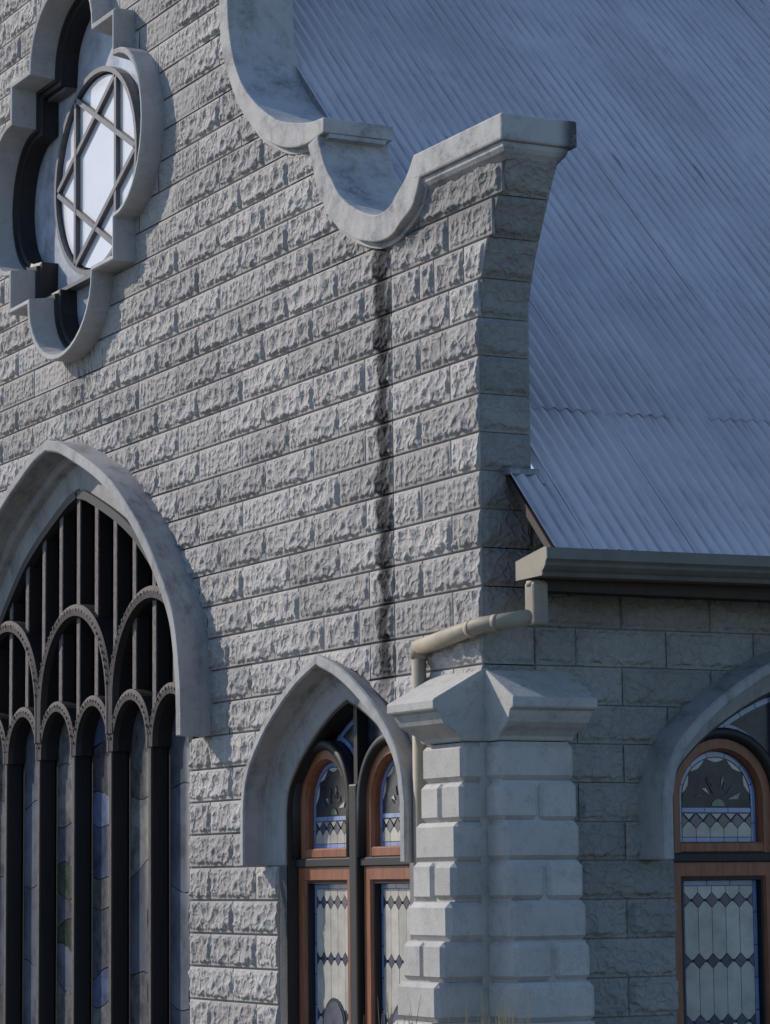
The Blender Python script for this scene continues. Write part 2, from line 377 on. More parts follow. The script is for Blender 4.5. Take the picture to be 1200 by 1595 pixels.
# ------------------------------------------------------------------ rock-faced block relief
class Mould:
    """one casting mould: hollows knocked out of a proud face; ridges stay between them"""
    def __init__(s, seed, L, depth=.036, nx=7, nz=3, lean=.5, sharp=1.0):
        rg = np.random.RandomState(seed); s.L = L; s.depth = depth; s.sc = []
        cells = [((i+.5+rg.uniform(-.42, .42))*L/nx, (j+.5+rg.uniform(-.40, .40)+.25*((i % 2)-.5))*H/nz, 1.0) for i in range(nx) for j in range(nz)]
        cells += [(rg.uniform(.08, .92)*L, rg.uniform(.2, .8)*H, 1.5) for _ in range(max(1, nx//3))]
        for (x, z, big) in cells:
            a = rg.uniform(.70, 1.25)*L/nx*.82*big; b = rg.uniform(.85, 1.45)*H/nz*.84*big
            th = rg.uniform(.0, .75)*lean*1.3; d = rg.uniform(.05, .52)*depth
            s.sc.append((x, z, a, b, th, d, rg.uniform(.75, 1.35)))
        s.s2 = [((i+rg.uniform(.1, .9))*L/(2*nx), (j+rg.uniform(.1, .9))*H/(2*nz), rg.uniform(.5, .85)*L/nx*.75, rg.uniform(.6, 1.1)*H/nz*.75, rg.uniform(.2, .9)*lean) for i in range(2*nx) for j in range(2*nz)]
        s.ph = rg.uniform(0, 9, 12); s.sharp = sharp
    def h(s, x, z):
        x = np.clip(x, 0, s.L); p = s.ph; D = s.depth
        top = D*(1.06+.06*np.sin(11*x+p[0])*np.sin(23*z+p[1])+.06*np.sin(67*x+p[8]+3*np.sin(40*z))+.05*np.sin(83*z+p[9]))
        h = top.copy()
        for (cx, cz, a, b, th, d, k) in s.sc:
            dx = x-cx; dz = z-cz; u = (dx*math.cos(th)-dz*math.sin(th))/a; v = (dx*math.sin(th)+dz*math.cos(th))/b
            r = np.sqrt(u*u+v*v); h = np.minimum(h, d+(D-d)*r**1.65*k*s.sharp)
        h2 = np.ones_like(h)
        for (cx, cz, a, b, th) in s.s2:
            dx = x-cx; dz = z-cz; u = (dx*math.cos(th)-dz*math.sin(th))/a; v = (dx*math.sin(th)+dz*math.cos(th))/b
            h2 = np.minimum(h2, (u*u+v*v)*2.0)
        h = np.maximum(h+(h2-.6)*.10*D, 0)
        h = h+.0018*np.sin(140*x+p[2]+9*np.sin(31*z))*np.sin(110*z+p[3]+7*np.sin(37*x))
        wob = .004*np.sin(47*x+p[4])+.003*np.sin(91*x+p[5])+.003*np.sin(173*x+p[10]); wz = .003*np.sin(61*z+p[6])+.002*np.sin(133*z+p[7])
        e = np.minimum(np.minimum((x-.017+wz)/.009, (s.L-x-.017+wz)/.011), np.minimum((z-.021+wob)/.009, (H-z-.017+wob)/.009))
        k = np.clip(e, 0, 1); k = k*k*(3-2*k)
        return .003+np.maximum(h, D*.10)*k
MA = Mould(3, 2*U, .029, 7, 3, .85); MD = Mould(71, 2*U, .028, 7, 3, .7); MB_ = Mould(11, 2*U, .027, 8, 3, .1); MC = Mould(21, 2*U, .013, 13, 5, .4)
HA = Mould(5, U, .029, 4, 3, .8); HB = Mould(17, U, .018, 6, 4, .3); HC = Mould(77, U, .027, 4, 3, .2)
SA = Mould(31, 2*U, .030, 4, 2, -.3, .8); SB = Mould(37, 2*U, .028, 3, 2, .2, .8); SH = Mould(41, U, .030, 2, 2, .2, .8)
CS = [Mould(50+i, .31, .045, 2, 2, .5, .9) for i in range(3)]
def block_mesh(mould, x0, x1, xo, ztop=None, cull=None, warp=None, z0=0.0, dens=.0078, amp=1.0, gap=.0055):
    """x0..x1 absolute extent, xo absolute origin of the mould, rows z0..z0+H ; relief towards -Y"""
    nx = max(4, int((x1-x0)/dens)); nz = 26
    xs = np.linspace(x0+gap, x1-gap, nx+1); zs = np.linspace(gap, H-gap, nz+1)
    X, Z = np.meshgrid(xs, zs, indexing='ij')
    loc = (X-xo) if abs((x1-x0)-mould.L) < .06 else (X-x0)*(mould.L/(x1-x0)) if (x1-x0) > .75*mould.L else np.where(X-x0 < (x1-x0)/2, X-x0, mould.L-(x1-X))
    Y = -mould.h(loc, Z)*amp
    Xw = X.copy()
    if warp is not None:
        k = (X-x0)/(x1-x0); Xw = X+k*(warp(Z+z0)-x1)
    v = np.stack([Xw, Y, Z+z0], -1).reshape(-1, 3); f = []
    idx = lambda i, j: i*(nz+1)+j
    keep = np.ones((nx, nz), bool)
    if cull is not None:
        cx = (X[:-1, :-1]+X[1:, 1:])/2; cz = (Z[:-1, :-1]+Z[1:, 1:])/2+z0; keep = ~cull(cx, cz)
    if not keep.any(): return None, 0
    for i in range(nx):
        for j in range(nz):
            if keep[i, j]: f.append((idx(i, j), idx(i+1, j), idx(i+1, j+1), idx(i, j+1)))
    v = v.tolist()
    # skirt back to the mortar
    if keep.all():
        per = [idx(i, 0) for i in range(nx+1)]+[idx(nx, j) for j in range(1, nz+1)]+[idx(i, nz) for i in range(nx-1, -1, -1)]+[idx(0, j) for j in range(nz-1, 0, -1)]
        n0 = len(v)
        for q in per: v.append([v[q][0], .012, v[q][2]])
        for a in range(len(per)):
            b = (a+1) % len(per); f.append((per[b], per[a], n0+a, n0+b))
    me = bpy.data.meshes.new('block'); me.from_pydata(v, [], f); me.update()
    for p in me.polygons: p.use_smooth = True
    return me, keep.mean()
SHARE = {}
def shared(mould, L):
    k = (id(mould), round(L, 3))
    if k not in SHARE: SHARE[k] = block_mesh(mould, 0, L, 0)[0]
    return SHARE[k]

# ------------------------------------------------------------------ gable wall
wall = thing('gable_wall', 'sunlit gable wall of grey rock-faced blocks with a curved stepped parapet', 'wall')
outl = [(-7.4, -3.12), (XC-.012, -3.12)]+[(kx(z)-.012, z) for z in (1.3, 1.48, 1.7, 1.917, 2.053, 2.19, 2.28)]+[(x, z) for x, z in TOP[::-1][1:] if z < 7]+[(-2.2, 5.6), (-7.4, 5.6)]
rose_open = [(x+ROSE[0], z+ROSE[1]) for x, z in offset(rose, -.05, True)]
core = link('wall_core', holed(outl, [rose_open, big_open, cw_open], .008, .30), M_core, wall)
def cull_f(x, z):
    return inside(x, z, rose_cull) | inside(x, z, big_cull) | inside(x, z, cw_cull) | (z > topz(x))
rg = random.Random(4)
jam_big = (big_open[0][0], big_open[-1][0]); jam_cw = (cw_open[0][0], cw_open[-1][0])
def row_joints(r):
    odd = r % 2
    js = []
    if r >= 1:
        j = [u for u in range(-20, 0) if (u % 2) == (0 if odd else 1)]
        js = j+[0]
    else:
        o = .36 if r > -4 else .5
        js = [u+o for u in range(-21, -2) if (u % 2) == (1 if odd else 0)]
        if r > -4:
            js = [u for u in js if u < -1.7 or abs(u+1.64) < .1]+([-.9, 0] if not odd else [-1.3, 0])
        else: js = js+[-1, 0]
    if r == 8: rt_ = [1, 1.5, 2.5]
    elif odd: rt_ = [2]
    else: rt_ = [1]
    return [u*U for u in js]+[u*U for u in rt_]
nblk = 0
for r in range(-12, 27):
    z0 = r*H; zm = z0+H/2
    J = row_joints(r); xr = float(kx(zm)) if z0 >= 1.2 else XC
    if z0+H <= 1.4: xr = XC
    J = [x for x in J if x < xr-.08]+[xr]
    J = sorted(set([round(x, 4) for x in J if x > -6.75]+[-6.8]))
    if r <= -4:                                            # below the hood feet: square jambs
        cuts = list(jam_big) if True else []
        if r <= -8: cuts += list(jam_cw)
        for c in cuts:
            J = [x for x in J if abs(x-c) > .09 or x == xr]+[round(c, 4)]
        J = sorted(J)
    for a, b in zip(J, J[1:]):
        m = (a+b)/2
        if r <= -4 and jam_big[0]-.01 < m < jam_big[1]+.01: continue
        if r <= -8 and jam_cw[0]-.01 < m < jam_cw[1]+.01: continue
        if z0 > 5.19-.285*(a+6.46)+.30: continue           # above the part of the gable in the picture
        if r <= -8 and m > .05 and m < .6: continue         # nothing but jamb between window and buttress
        if .62 < m < XC and r < -5: continue
        if m > .5 and -12 <= r <= -5 and a > .52: continue  # behind the buttress
        L = b-a; cutf = cull_f; last = abs(b-xr) < 1e-6 and z0 >= 1.2
        xx, zz = np.meshgrid(np.linspace(a, b, 25), np.linspace(z0, z0+H, 9)); cu = cull_f(xx, zz)
        if cu.mean() > .97: continue
        half = L < 1.35*U
        mould = rg.choices((HA, HC, HB), (.5, .3, .2))[0] if half else rg.choices((MA, MD, MB_, MC), (.48, .22, .24, .06))[0]
        amp = 1.0
        near_rose = inside(xx, zz, [(x+ROSE[0], z+ROSE[1]) for x, z in rose*1.0]).any()
        if near_rose: mould = HB if half else MC; amp = .7
        if not cu.any() and not last and abs(L-mould.L) < .02:
            me = shared(mould, mould.L); o = link('block', me, M_block, wall); o.location = (a, 0, z0)
            o.scale = (L/mould.L, 1, 1)
        else:
            me, k = block_mesh(mould, a, b, a, cull=cull_f if cu.any() else None, warp=(lambda Z: np.where(Z < 1.3, XC, kx(Z))) if last else None, z0=z0, amp=amp)
            if me is None: continue
            o = link('block', me, M_block, wall)
        nblk += 1
print('wall blocks', nblk)

# corner return of the pier and its corbelled shoulder (faces +X)
for r in range(-6, 12):
    z0 = r*H; Wd = .30
    nx, nz = 26, 20; ys = np.linspace(.004, Wd, nx+1); zs = np.linspace(.003, H-.003, nz+1)
    if z0+H > 2.25: zs = np.linspace(.003, 2.25-z0-.003, nz+1)
    if r > 10: continue
    Y, Z = np.meshgrid(ys, zs, indexing='ij'); hgt = CS[r % 3].h(np.clip(Y, 0, .31), Z)*(1.0 if r > 7 else .8)
    base = np.where(Z+z0 < 1.3, XC, kx(Z+z0)); Xx = base-.006+hgt
    v = np.stack([Xx, Y, Z+z0], -1).reshape(-1, 3).tolist(); f = []
    for i in range(nx):
        for j in range(nz): q = i*(nz+1)+j; f.append((q, q+nz+1, q+nz+2, q+1))
    me = bpy.data.meshes.new('m'); me.from_pydata(v, [], f); me.update()
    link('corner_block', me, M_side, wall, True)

# copings: front fascia, top and underside, resting on the parapet
c1u = [(-2.10, 5.6), (-2.085, 4.4), (-2.053, 3.937), (-2.03, 3.73), (-1.949, 3.501), (-1.76, 3.27), (-1.528, 3.105), (-1.212, 2.957), (-.905, 2.885), (-.700, 2.860)]
c1l = [(-2.23, 5.6), (-2.215, 4.4), (-2.18, 3.973), (-2.143, 3.654), (-1.999, 3.371), (-1.809, 3.142), (-1.576, 2.958), (-1.258, 2.813), (-.96, 2.762), (-.702, 2.775)]
c2u = [(-.762, 2.772), (-.745, 2.70), (-.655, 2.54), (-.492, 2.363), (-.251, 2.215), (-.038, 2.150), (.141, 2.18), (.295, 2.271), (.36, 2.33), (.41, 2.387)]
c2l = [(-.90, 2.745), (-.87, 2.68), (-.783, 2.456), (-.618, 2.251), (-.374, 2.1), (-.096, 2.007), (.137, 2.002), (.366, 2.096), (.43, 2.16), (.48, 2.247)]
def strip(u, l, y0, y1, n):
    a = catmull(u, 8); b = catmull(l, 8); a = resample(a, n); b = resample(b, n); v = []; f = []
    rr = np.random.RandomState(2)
    JJ = rr.uniform(-.007, .007, (n//4+3, 4)); JT = np.linspace(0, n//4+1.99, n)
    for p, q, tt in zip(a, b, JT):
        i0 = int(tt); fr = tt-i0; fr = fr*fr*(3-2*fr); j = JJ[i0]*(1-fr)+JJ[i0+1]*fr+rr.uniform(-.0008, .0008, 4)
        v += [(p[0]+j[0]*.6, y0+j[1]*.8, p[1]+j[0]*.6), (q[0]+j[2]*.6, y0+j[1]*.8, q[1]+j[2]*.4), (q[0], y1, q[1]), (p[0]+j[3], y1+j[2], p[1]+j[1])]
    for i in range(n-1):
        for j in range(4): f.append((i*4+j, i*4+(j+1) % 4, i*4+4+(j+1) % 4, i*4+4+j))
    f += [(0, 1, 2, 3), tuple((n-1)*4+k for k in range(4))]
    return pyd(v, f)
def bevelled(me, off, seg=2):
    bm = bmesh.new(); bm.from_mesh(me)
    es = [e for e in bm.edges if len(e.link_faces) == 2 and e.calc_face_angle() > R(50)]
    bmesh.ops.bevel(bm, geom=es, offset=off, segments=seg, affect='EDGES', profile=.5)
    bm.to_mesh(me); bm.free(); return me
link('coping', bevelled(strip(c1u, c1l, -.07, .385, 60), .008), M_coping, wall)
link('coping', bevelled(strip(c2u, c2l, -.072, .383, 60), .008), M_coping, wall)
# bed mould under the curved copings
def bed(l, wdt): return [(x, z+.004) for x, z in l], [(x-.0, z-wdt) for x, z in l]
b1u, b1l = c1l[1:], offset(np.array(c1l[1:]), -.03)
link('bed_mould', strip(b1u, b1l, -.028, .33, 50), M_coping, wall)
b2u, b2l = c2l, offset(np.array(c2l), -.03)
link('bed_mould', strip(b2u, b2l, -.029, .33, 50), M_coping, wall)
# level coping of the shoulder with its cavetto
bm = bmesh.new(); box_bm(bm, .405, 1.378, -.074, .375, 2.243, 2.385, .012, 2); link('shoulder_coping', from_bm(bm), M_coping, wall)
pr = [(.0, 2.243), (-.052, 2.241), (-.050, 2.215), (-.036, 2.195), (-.018, 2.182), (.0, 2.165)]
v = []; f = []
for (o, z) in pr:
    a = -o
    v += [(.46, -a-.001, z), (1.30+a, -a-.001, z), (1.30+a, .30+a*.6, z), (.46, .30+a*.6, z)]
for i in range(len(pr)-1):
    for j in range(4): f.append((i*4+j, i*4+(j+1) % 4, i*4+4+(j+1) % 4, i*4+4+j))
f += [(0, 1, 2, 3), tuple((len(pr)-1)*4+k for k in range(4))]
link('cavetto_mould', pyd(v, f), M_coping, wall)

# ------------------------------------------------------------------ side wall
side = thing('side_wall', 'shaded side wall of smooth faced grey blocks below the eaves', 'wall', (XC, 0, 0), R(90))
sw_open = stepped(sw_out, .12, .80, -2.75, SW); sw_cull = [(x+SW, z) for x, z in offset(sw_out, -.03)]
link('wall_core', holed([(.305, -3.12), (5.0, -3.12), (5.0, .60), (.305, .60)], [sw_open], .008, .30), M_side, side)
link('wall_core', box(.014, .302, .012, .28, -3.11, .3), M_core, side)
rg2 = random.Random(9)
side_j = {0: [.30, .83, 1.36, 2.2], 1: [.30, 1.105, 1.77, 2.43]}
for r in range(-12, 2):
    z0 = r*H; odd = r % 2
    base = .825 if odd else 1.10
    J = [.303]+[base+k*.553 for k in range(-1, 4) if base+k*.553 > .42 and base+k*.553 < 2.9]+[3.0]
    if r <= -8:
        jl, jr = sw_open[0][0], sw_open[-1][0]
        J = sorted([x for x in J if min(abs(x-jl), abs(x-jr)) > .08]+[jl, jr])
    for a, b in zip(J, J[1:]):
        m = (a+b)/2
        if r <= -8 and jl < m < jr: continue
        if a > 2.35: continue
        cf = lambda x, z: inside(x, z, sw_cull)
        xx, zz = np.meshgrid(np.linspace(a, b, 25), np.linspace(z0, z0+H, 9)); cu = cf(xx, zz)
        if cu.mean() > .97: continue
        mould = SH if b-a < .4 else rg2.choice((SA, SB))
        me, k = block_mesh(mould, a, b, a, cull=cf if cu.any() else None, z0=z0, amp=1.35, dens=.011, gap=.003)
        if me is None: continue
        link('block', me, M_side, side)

# ------------------------------------------------------------------ buttresses
def chamfer_block(x0, x1, y0, y1, z0, z1, b=.022):
    bm = bmesh.new(); box_bm(bm, x0, x1, y0, y1, z0, z1)
    es = [e for e in bm.edges]
    bmesh.ops.bevel(bm, geom=es, offset=b*random.uniform(.9, 1.25), segments=1, affect='EDGES', profile=.5); return from_bm(bm)
def cap(x0, x1, l_over, r_over, side_flush):
    """weathered cap in local coords: wall face y=0, projecting to -y"""
    prof = [(0.05, -.405), (-.02, -.435), (-.295, -.585), (-.295, -.635), (-.262, -.648), (-.252, -.675), (-.235, -.705), (-.205, -.728), (-.17, -.748), (-.14, -.772), (-.13, -.795), (0.05, -.795)]
    v = []; f = []; n = len(prof)
    for (y, z) in prof:
        k = min(1, max(0, (-y-.13)/.165)) if z < -.44 else 1
        if z >= -.59: k = 1
        v.append((x0-l_over*k, y, z))
    for (y, z) in prof:
        k = min(1, max(0, (-y-.13)/.165)) if z < -.59 else 1
        v.append((x1+r_over*k, y, z))
    for i in range(n): f.append((i, (i+1) % n, n+(i+1) % n, n+i))
    f += [tuple(range(n)), tuple(range(2*n-1, n-1, -1))]
    me = pyd(v, f)
    return bevelled(me, .006, 1)
def buttress(x0, x1, flush_hi, label, loc, rz, d, lo, ro, inner):
    t = thing('buttress', label, 'buttress', loc, rz, 'stepped corner buttresses')
    for i, r in enumerate(range(-5, -16, -1)):
        z0 = r*H; dd = d[i] if i < len(d) else d[-1]+.035*(i-len(d)+1)
        link('joint_fill', box(x0+.022, x1-.024, -dd+.026, .018, z0-.002*(i % 2), z0+H+.002*(i % 2)), M_butt, t)
        g = .004; parts = [(x0, x1)]
        sp = .0
        if r % 2 == 0: m = (x0+x1)/2; parts = [(x0, m-.006), (m+.006, x1)]
        for a, b in parts:
            link('block', chamfer_block(a+random.uniform(-.003, .003), b, -dd+random.uniform(-.004, .004), .02, z0+g, z0+H-g), M_butt, t)
    link('inner_core', box(x0+.03, x1-.03, -d[0]+.03, .03, -3.1, -.8), M_core, t)
    link('cap', cap(x0, x1, lo, ro, True), M_cap, t)
    return t
dA = [.132, .146, .175, .199, .227, .262, .296, .335]
buttress(.535, XC+.004, True, 'stepped buttress on the sunlit front, its cap beside the downpipe', (0, 0, 0), 0, dA, .075, .0, True)
dB = [.148, .168, .195, .222, .250, .282, .315, .35]
link('inner_core', box(.93, .977, -.03, .03, -3.1, -.8), M_butt, bpy.data.objects['buttress'])
buttress(.004, .445, False, 'stepped buttress standing in shade on the side wall, right of its twin', (XC, 0, 0), R(90), dB, .0, .055, True)

# ------------------------------------------------------------------ leaded light helper
def pane(poly, mat, parent, y=.174, th=.006, shrink=.0019):
    P = np.array(poly, float)
    ar = sum(P[i-1][0]*P[i][1]-P[i][0]*P[i-1][1] for i in range(len(P)))
    P = offset(P, shrink if ar > 0 else -shrink, True)
    return link('pane', prism(P, y-th-random.uniform(0, .0015), y), mat, parent)
def arc(cx, cz, r, t0, t1, n, rz=None):
    rz = rz or r
    return [(cx+r*math.cos(R(t0+(t1-t0)*k/n)), cz+rz*math.sin(R(t0+(t1-t0)*k/n))) for k in range(n+1)]
def lozenge_band(x0, n, wd, zc, hh): return [[(x0+i*wd, zc-hh), (x0+i*wd+wd*.5*.86, zc), (x0+i*wd, zc+hh), (x0+i*wd-wd*.5*.86, zc)] for i in range(1, n)]

def lancet_window(label, loc, rz, hood_path, hood_prof, ins, xw, oval=False):
    """two round-headed wooden lights under a pointed hood; local: x along wall, -y outwards"""
    t = thing('arched_window', label, 'window', loc, rz, 'two-light windows with wooden sashes')
    hd = sweep(hood_path, hood_prof); link('hood_mould', bevelled(hd, .006, 1), M_hood, t)
    op = offset(hood_path, -ins); hw = op[-1][0]
    op2 = op.copy(); op2[0][1] = -2.75; op2[-1][1] = -2.75
    # dark outer frame
    link('outer_frame', sweep(op2, [(.03, .055), (-.018, .055), (-.03, .11), (-.03, .17), (.03, .17)]), M_dark, t)
    mw = .05; cen = (hw-.02+mw)/2; a = (hw-.02-mw)/2; zs = -1.072
    link('mullion', bevelled(box(-mw, mw, .075, .20, -2.75, zs+.12), .012, 2), M_dark, t)
    link('backing', prism([(x*.985, z-.012) for x, z in op2], .19, .21), M_louvre, t)
    sg = -1
    # transom and tracery bar
    link('transom', bevelled(box(-hw+.01, hw-.01, .095, .18, -1.412, -1.362), .006, 1), M_dark, t)
    apex = op[len(op)//2][1]
    link('tracery_bar', box(-.022, .022, .10, .17, zs+.12, apex-.01), M_dark, t)
    for s in (-1, 1):
        c = s*cen
        # dark arched ring
        pa = np.array([(c-a, -1.36)]+arc(c, zs, a, 180, 0, 26)+[(c+a, -1.36)])
        link('light_arch', sweep(pa, [(.0, .078), (-.035, .078), (-.05, .12), (-.05, .17), (.012, .17), (.012, .09)]), M_dark, t, True)
        # upper sash
        ri = a-.042
        ps = np.array([(c-ri, -1.362)]+arc(c, zs, ri, 180, 0, 26)+[(c+ri, -1.362)])
        us = link('sash', sweep(ps, [(.0, .115), (-.056, .115), (-.070, .138), (-.070, .184), (.0, .184)]), M_wood, t)
        link('bottom_rail', bevelled(box(c-ri+.053, c+ri-.053, .118, .184, -1.362, -1.305), .008, 1), M_wood, us)
        g = ri-.071
        link('lead', prism([(c-g-.01, -1.31)]+arc(c, zs, g+.01, 180, 0, 24)+[(c+g+.01, -1.31)], .176, .182), G_lead2, us)
        bd = .03; gi = g-bd; nst = 5; wd = 2*gi/nst; x0 = c-gi
        zb0 = -1.305; zbar = -1.135; zl = -1.192        # border: sides, bottom, bar, arched head
        for sx in (-1, 1):
            for k in range(2):
                z_a = zb0+.0+k*.1; z_b = zb0+(k+1)*.1+(.033 if k else 0)
                pane([(c+sx*gi, z_a), (c+sx*g, z_a), (c+sx*g, z_b), (c+sx*gi, z_b)], G_blue, us)
        for k in range(nst): pane([(x0+k*wd, zb0), (x0+(k+1)*wd, zb0), (x0+(k+1)*wd, zb0+.026), (x0+k*wd, zb0+.026)], G_blue, us)
        for k in range(3): pane([(x0+k*2*gi/3, zbar-.014), (x0+(k+1)*2*gi/3, zbar-.014), (x0+(k+1)*2*gi/3, zbar+.014), (x0+k*2*gi/3, zbar+.014)], G_blue, us)
        for k in range(7):
            t0, t1 = 190-k*200/7, 190-(k+1)*200/7
            pane(arc(c, zs, g, t0, t1, 4)+arc(c, zs, gi, t1, t0, 4), G_blue, us)
        # lozenges and tongues
        hh = .040
        for q in lozenge_band(x0, nst, wd, zl, hh): pane(q, G_loz, us)
        pane([(x0, zl-hh), (x0+wd*.43, zl), (x0, zl+hh)], G_loz, us); pane([(c+gi, zl-hh), (c+gi-wd*.43, zl), (c+gi, zl+hh)], G_loz, us)
        for k in range(nst):
            l, r_ = x0+k*wd, x0+(k+1)*wd
            pane([(l, zb0+.026), (r_, zb0+.026), (r_, zl-hh), ((l+r_)/2+.01, zl-.006), ((l+r_)/2-.01, zl-.006), (l, zl-hh)], G_cream, us)
            pane([(l+.006, zl+hh), ((l+r_)/2, zl+.006), (r_-.006, zl+hh)], G_petal if k % 2 else G_cream, us)
        # flower in the head
        zf = zbar+.014
        fl = [(c-gi*.98, zf)]; nl = 5
        for k in range(nl):
            t0 = 176-k*172/nl; t1 = 176-(k+1)*172/nl
            fl += [(c+gi*.97*math.cos(R(t0)), zs+gi*.97*math.sin(R(t0)))]
            for q in (.3, .5, .7):
                tt = t0+(t1-t0)*q; rr_ = gi*(.90 if q != .5 else .86)
                fl += [(c+rr_*math.cos(R(tt)), zs+rr_*math.sin(R(tt)))]
        fl += [(c+gi*.97*math.cos(R(4)), zs+gi*.97*math.sin(R(4))), (c+gi*.98, zf)]
        link('pane', prism(fl[::-1], .1695, .173), G_dark, us)
        for k in range(nl):
            t0 = 176-k*172/nl; t1 = 176-(k+1)*172/nl
            q = arc(c, zs, gi*.985, t0-2, t1+2, 5)
            for u_ in (.75, .5, .25):
                tt = t0+(t1-t0)*u_; rr_ = gi*(.91 if u_ != .5 else .87); q.append((c+rr_*math.cos(R(tt)), zs+rr_*math.sin(R(tt))))
            pane(q, G_cream, us, .1725, .004, .001)
        rp = random.Random(int(5+s+xw*10))
        for k in range(8):
            tt = R(15+k*21+rp.uniform(-8, 8)); r0 = rp.uniform(.05, .09); r1 = rp.uniform(.12, .17); dt = rp.uniform(.06, .16)
            cz = zf+.025
            pane([(c+r0*math.cos(tt), cz+r0*math.sin(tt)), (c+r1*math.cos(tt+dt), cz+r1*math.sin(tt+dt)), (c+r1*.85*math.cos(tt-dt), cz+r1*.85*math.sin(tt-dt))], G_petal if k % 3 == 0 else G_dark, us, .1690, .004, .001)
        pane(arc(c+.01, zf+.002, .045, 175, 5, 6), G_green, us, .1680, .003, .001)
        # lower sash
        ls = link('sash', sweep(np.array([(c-a+.02, -2.75), (c-a+.02, -1.412), (c+a-.02, -1.412), (c+a-.02, -2.75)]), [(.0, .112), (-.072, .112), (-.088, .138), (-.088, .184), (.0, .184)]), M_wood, t)
        link('bead', sweep(np.array([(c-a+.104, -2.75), (c-a+.104, -1.494), (c+a-.104, -1.494), (c+a-.104, -2.75)]), [(.0, .128), (-.012, .128), (-.012, .182), (.0, .182)]), M_dark, ls)
        gl = a-.119; link('lead', prism([(c-gl-.01, -2.75), (c+gl+.01, -2.75), (c+gl+.01, -1.49), (c-gl-.01, -1.49)], .177, .183), G_lead2, ls)
        bd = .026; gi = gl-bd; wd = 2*gi/nst; x0 = c-gi; zt = -1.508
        for k in range(3): pane([(x0+k*2*gi/3, zt-.028), (x0+(k+1)*2*gi/3, zt-.028), (x0+(k+1)*2*gi/3, zt), (x0+k*2*gi/3, zt)], G_blue, ls)
        for sx in (-1, 1):
            zc = zt
            for k in range(7):
                pane([(c+sx*gi, zc-.17), (c+sx*gl, zc-.17), (c+sx*gl, zc), (c+sx*gi, zc)], G_blue, ls); zc -= .172
        rows = [-1.612, -1.932, -2.252]; hh = .048; ztop = zt-.028; hh = .040
        for zl in rows:
            for q in lozenge_band(x0, nst, wd, zl, hh): pane(q, G_loz, ls)
            pane([(x0, zl-hh), (x0+wd*.43, zl), (x0, zl+hh)], G_loz, ls); pane([(c+gi, zl-hh), (c+gi-wd*.43, zl), (c+gi, zl+hh)], G_loz, ls)
        for k in range(nst):
            l, r_ = x0+k*wd, x0+(k+1)*wd; m = (l+r_)/2
            zz = [ztop]+rows+[-2.72]
            for i in range(4):
                hi, lo = zz[i], zz[i+1]
                P = [(l, hi), (r_, hi)] if i == 0 else [(l, hi-hh), (m-.01, hi-.006), (m+.01, hi-.006), (r_, hi-hh)]
                P += [(r_, lo+hh), (m+.01, lo+.006), (m-.01, lo+.006), (l, lo+hh)] if i < 3 else [(r_, lo), (l, lo)]
                pane(P, G_cream, ls)
        if oval:
            link('medallion', prism(arc(c, -2.32, .15, 0, 360, 28, .17)[:-1], .162, .168), G_lead, ls)
            link('medallion', prism(arc(c, -2.32, .13, 0, 360, 28, .15)[:-1], .158, .163), G_bay[0], ls)
    # tracery glass over the lights
    tg = offset(op, -.045); n = len(tg); seg = [p for p in tg if p[1] > -.93]
    link('pane', prism([tuple(p) for p in offset(op, -.02) if p[1] > -1.02], .172, .178), G_dark, t)
    inner = offset(op, -.075)
    for s in (-1, 1):
        pts = [i for i in range(n) if (op[i][0]*s > .03) and op[i][1] > -.80]
        pts = sorted(pts, key=lambda i: -op[i][1])
        for j in range(0, len(pts)-2, 3):
            ids = pts[j:j+4]
            pane([tuple(tg[i]) for i in ids]+[tuple(inner[i]) for i in ids[::-1]], G_blue, t, .171, .004)
        c = s*cen
        for k in range(5):
            t0 = (80-k*13) if s < 0 else (100+k*13); t1 = t0-13 if s < 0 else t0+13
            pane(arc(c, zs, a+.045, t0, t1, 3)+arc(c, zs, a+.014, t1, t0, 3), G_blue, t, .1705, .004)
    return t
cw_prof = [(-.05, .012), (-.005, -.12), (-.01, -.14), (-.055, -.143), (-.066, -.135), (-.082, -.01), (-.10, .0), (-.115, -.006), (-.13, .015), (-.15, .024), (-.20, .034), (-.245, .042), (-.245, .09), (-.10, .09)]
sw_prof = [(0, .012), (-.03, -.205), (-.04, -.215), (-.082, -.218), (-.092, -.20), (-.105, -.02), (-.16, .0), (-.222, .03), (-.222, .08), (-.12, .08)]
lancet_window('shaded arched window in the sunlit front wall, left of the buttresses', (CW, 0, 0), 0, cw_out, cw_prof, CWO, .72, True)
lancet_window('arched window in the shaded side wall at the right edge', (XC, SW, 0), R(90), sw_out, sw_prof, .22, .75)

# ------------------------------------------------------------------ the large traceried window
bw = thing('traceried_window', 'large pointed window with dark mullions, bars and round tracery arches', 'window', (BIG, 0, 0))
big_prof = [(0, .012), (0, -.215), (-.07, -.22), (-.082, -.20), (-.10, -.05), (-.115, -.04), (-.135, -.05), (-.15, -.03), (-.165, .02), (-.20, .026), (-.36, .04), (-.36, .09), (-.11, .09)]
link('hood_mould', bevelled(sweep(big_out, big_prof), .006, 1), M_hood, bw)
op = offset(big_out, -BIGO); opb = op.copy(); opb[0][1] = -3.05; opb[-1][1] = -3.05
link('backing', prism([(x*.99, z-.01) for x, z in opb], .14, .16), M_louvre, bw)
link('outer_frame', sweep(opb, [(.03, .01), (-.03, .01), (-.045, .06), (-.045, .15), (.03, .15)]), M_dark, bw)
P6 = 2.05/3
def zop(x):                                                # height of the opening at x
    q = op[len(op)//2:]; return float(np.interp(abs(x), q[:, 0], q[:, 1])) if abs(x) < q[-1][0] else -.6
ztop_l = -.245
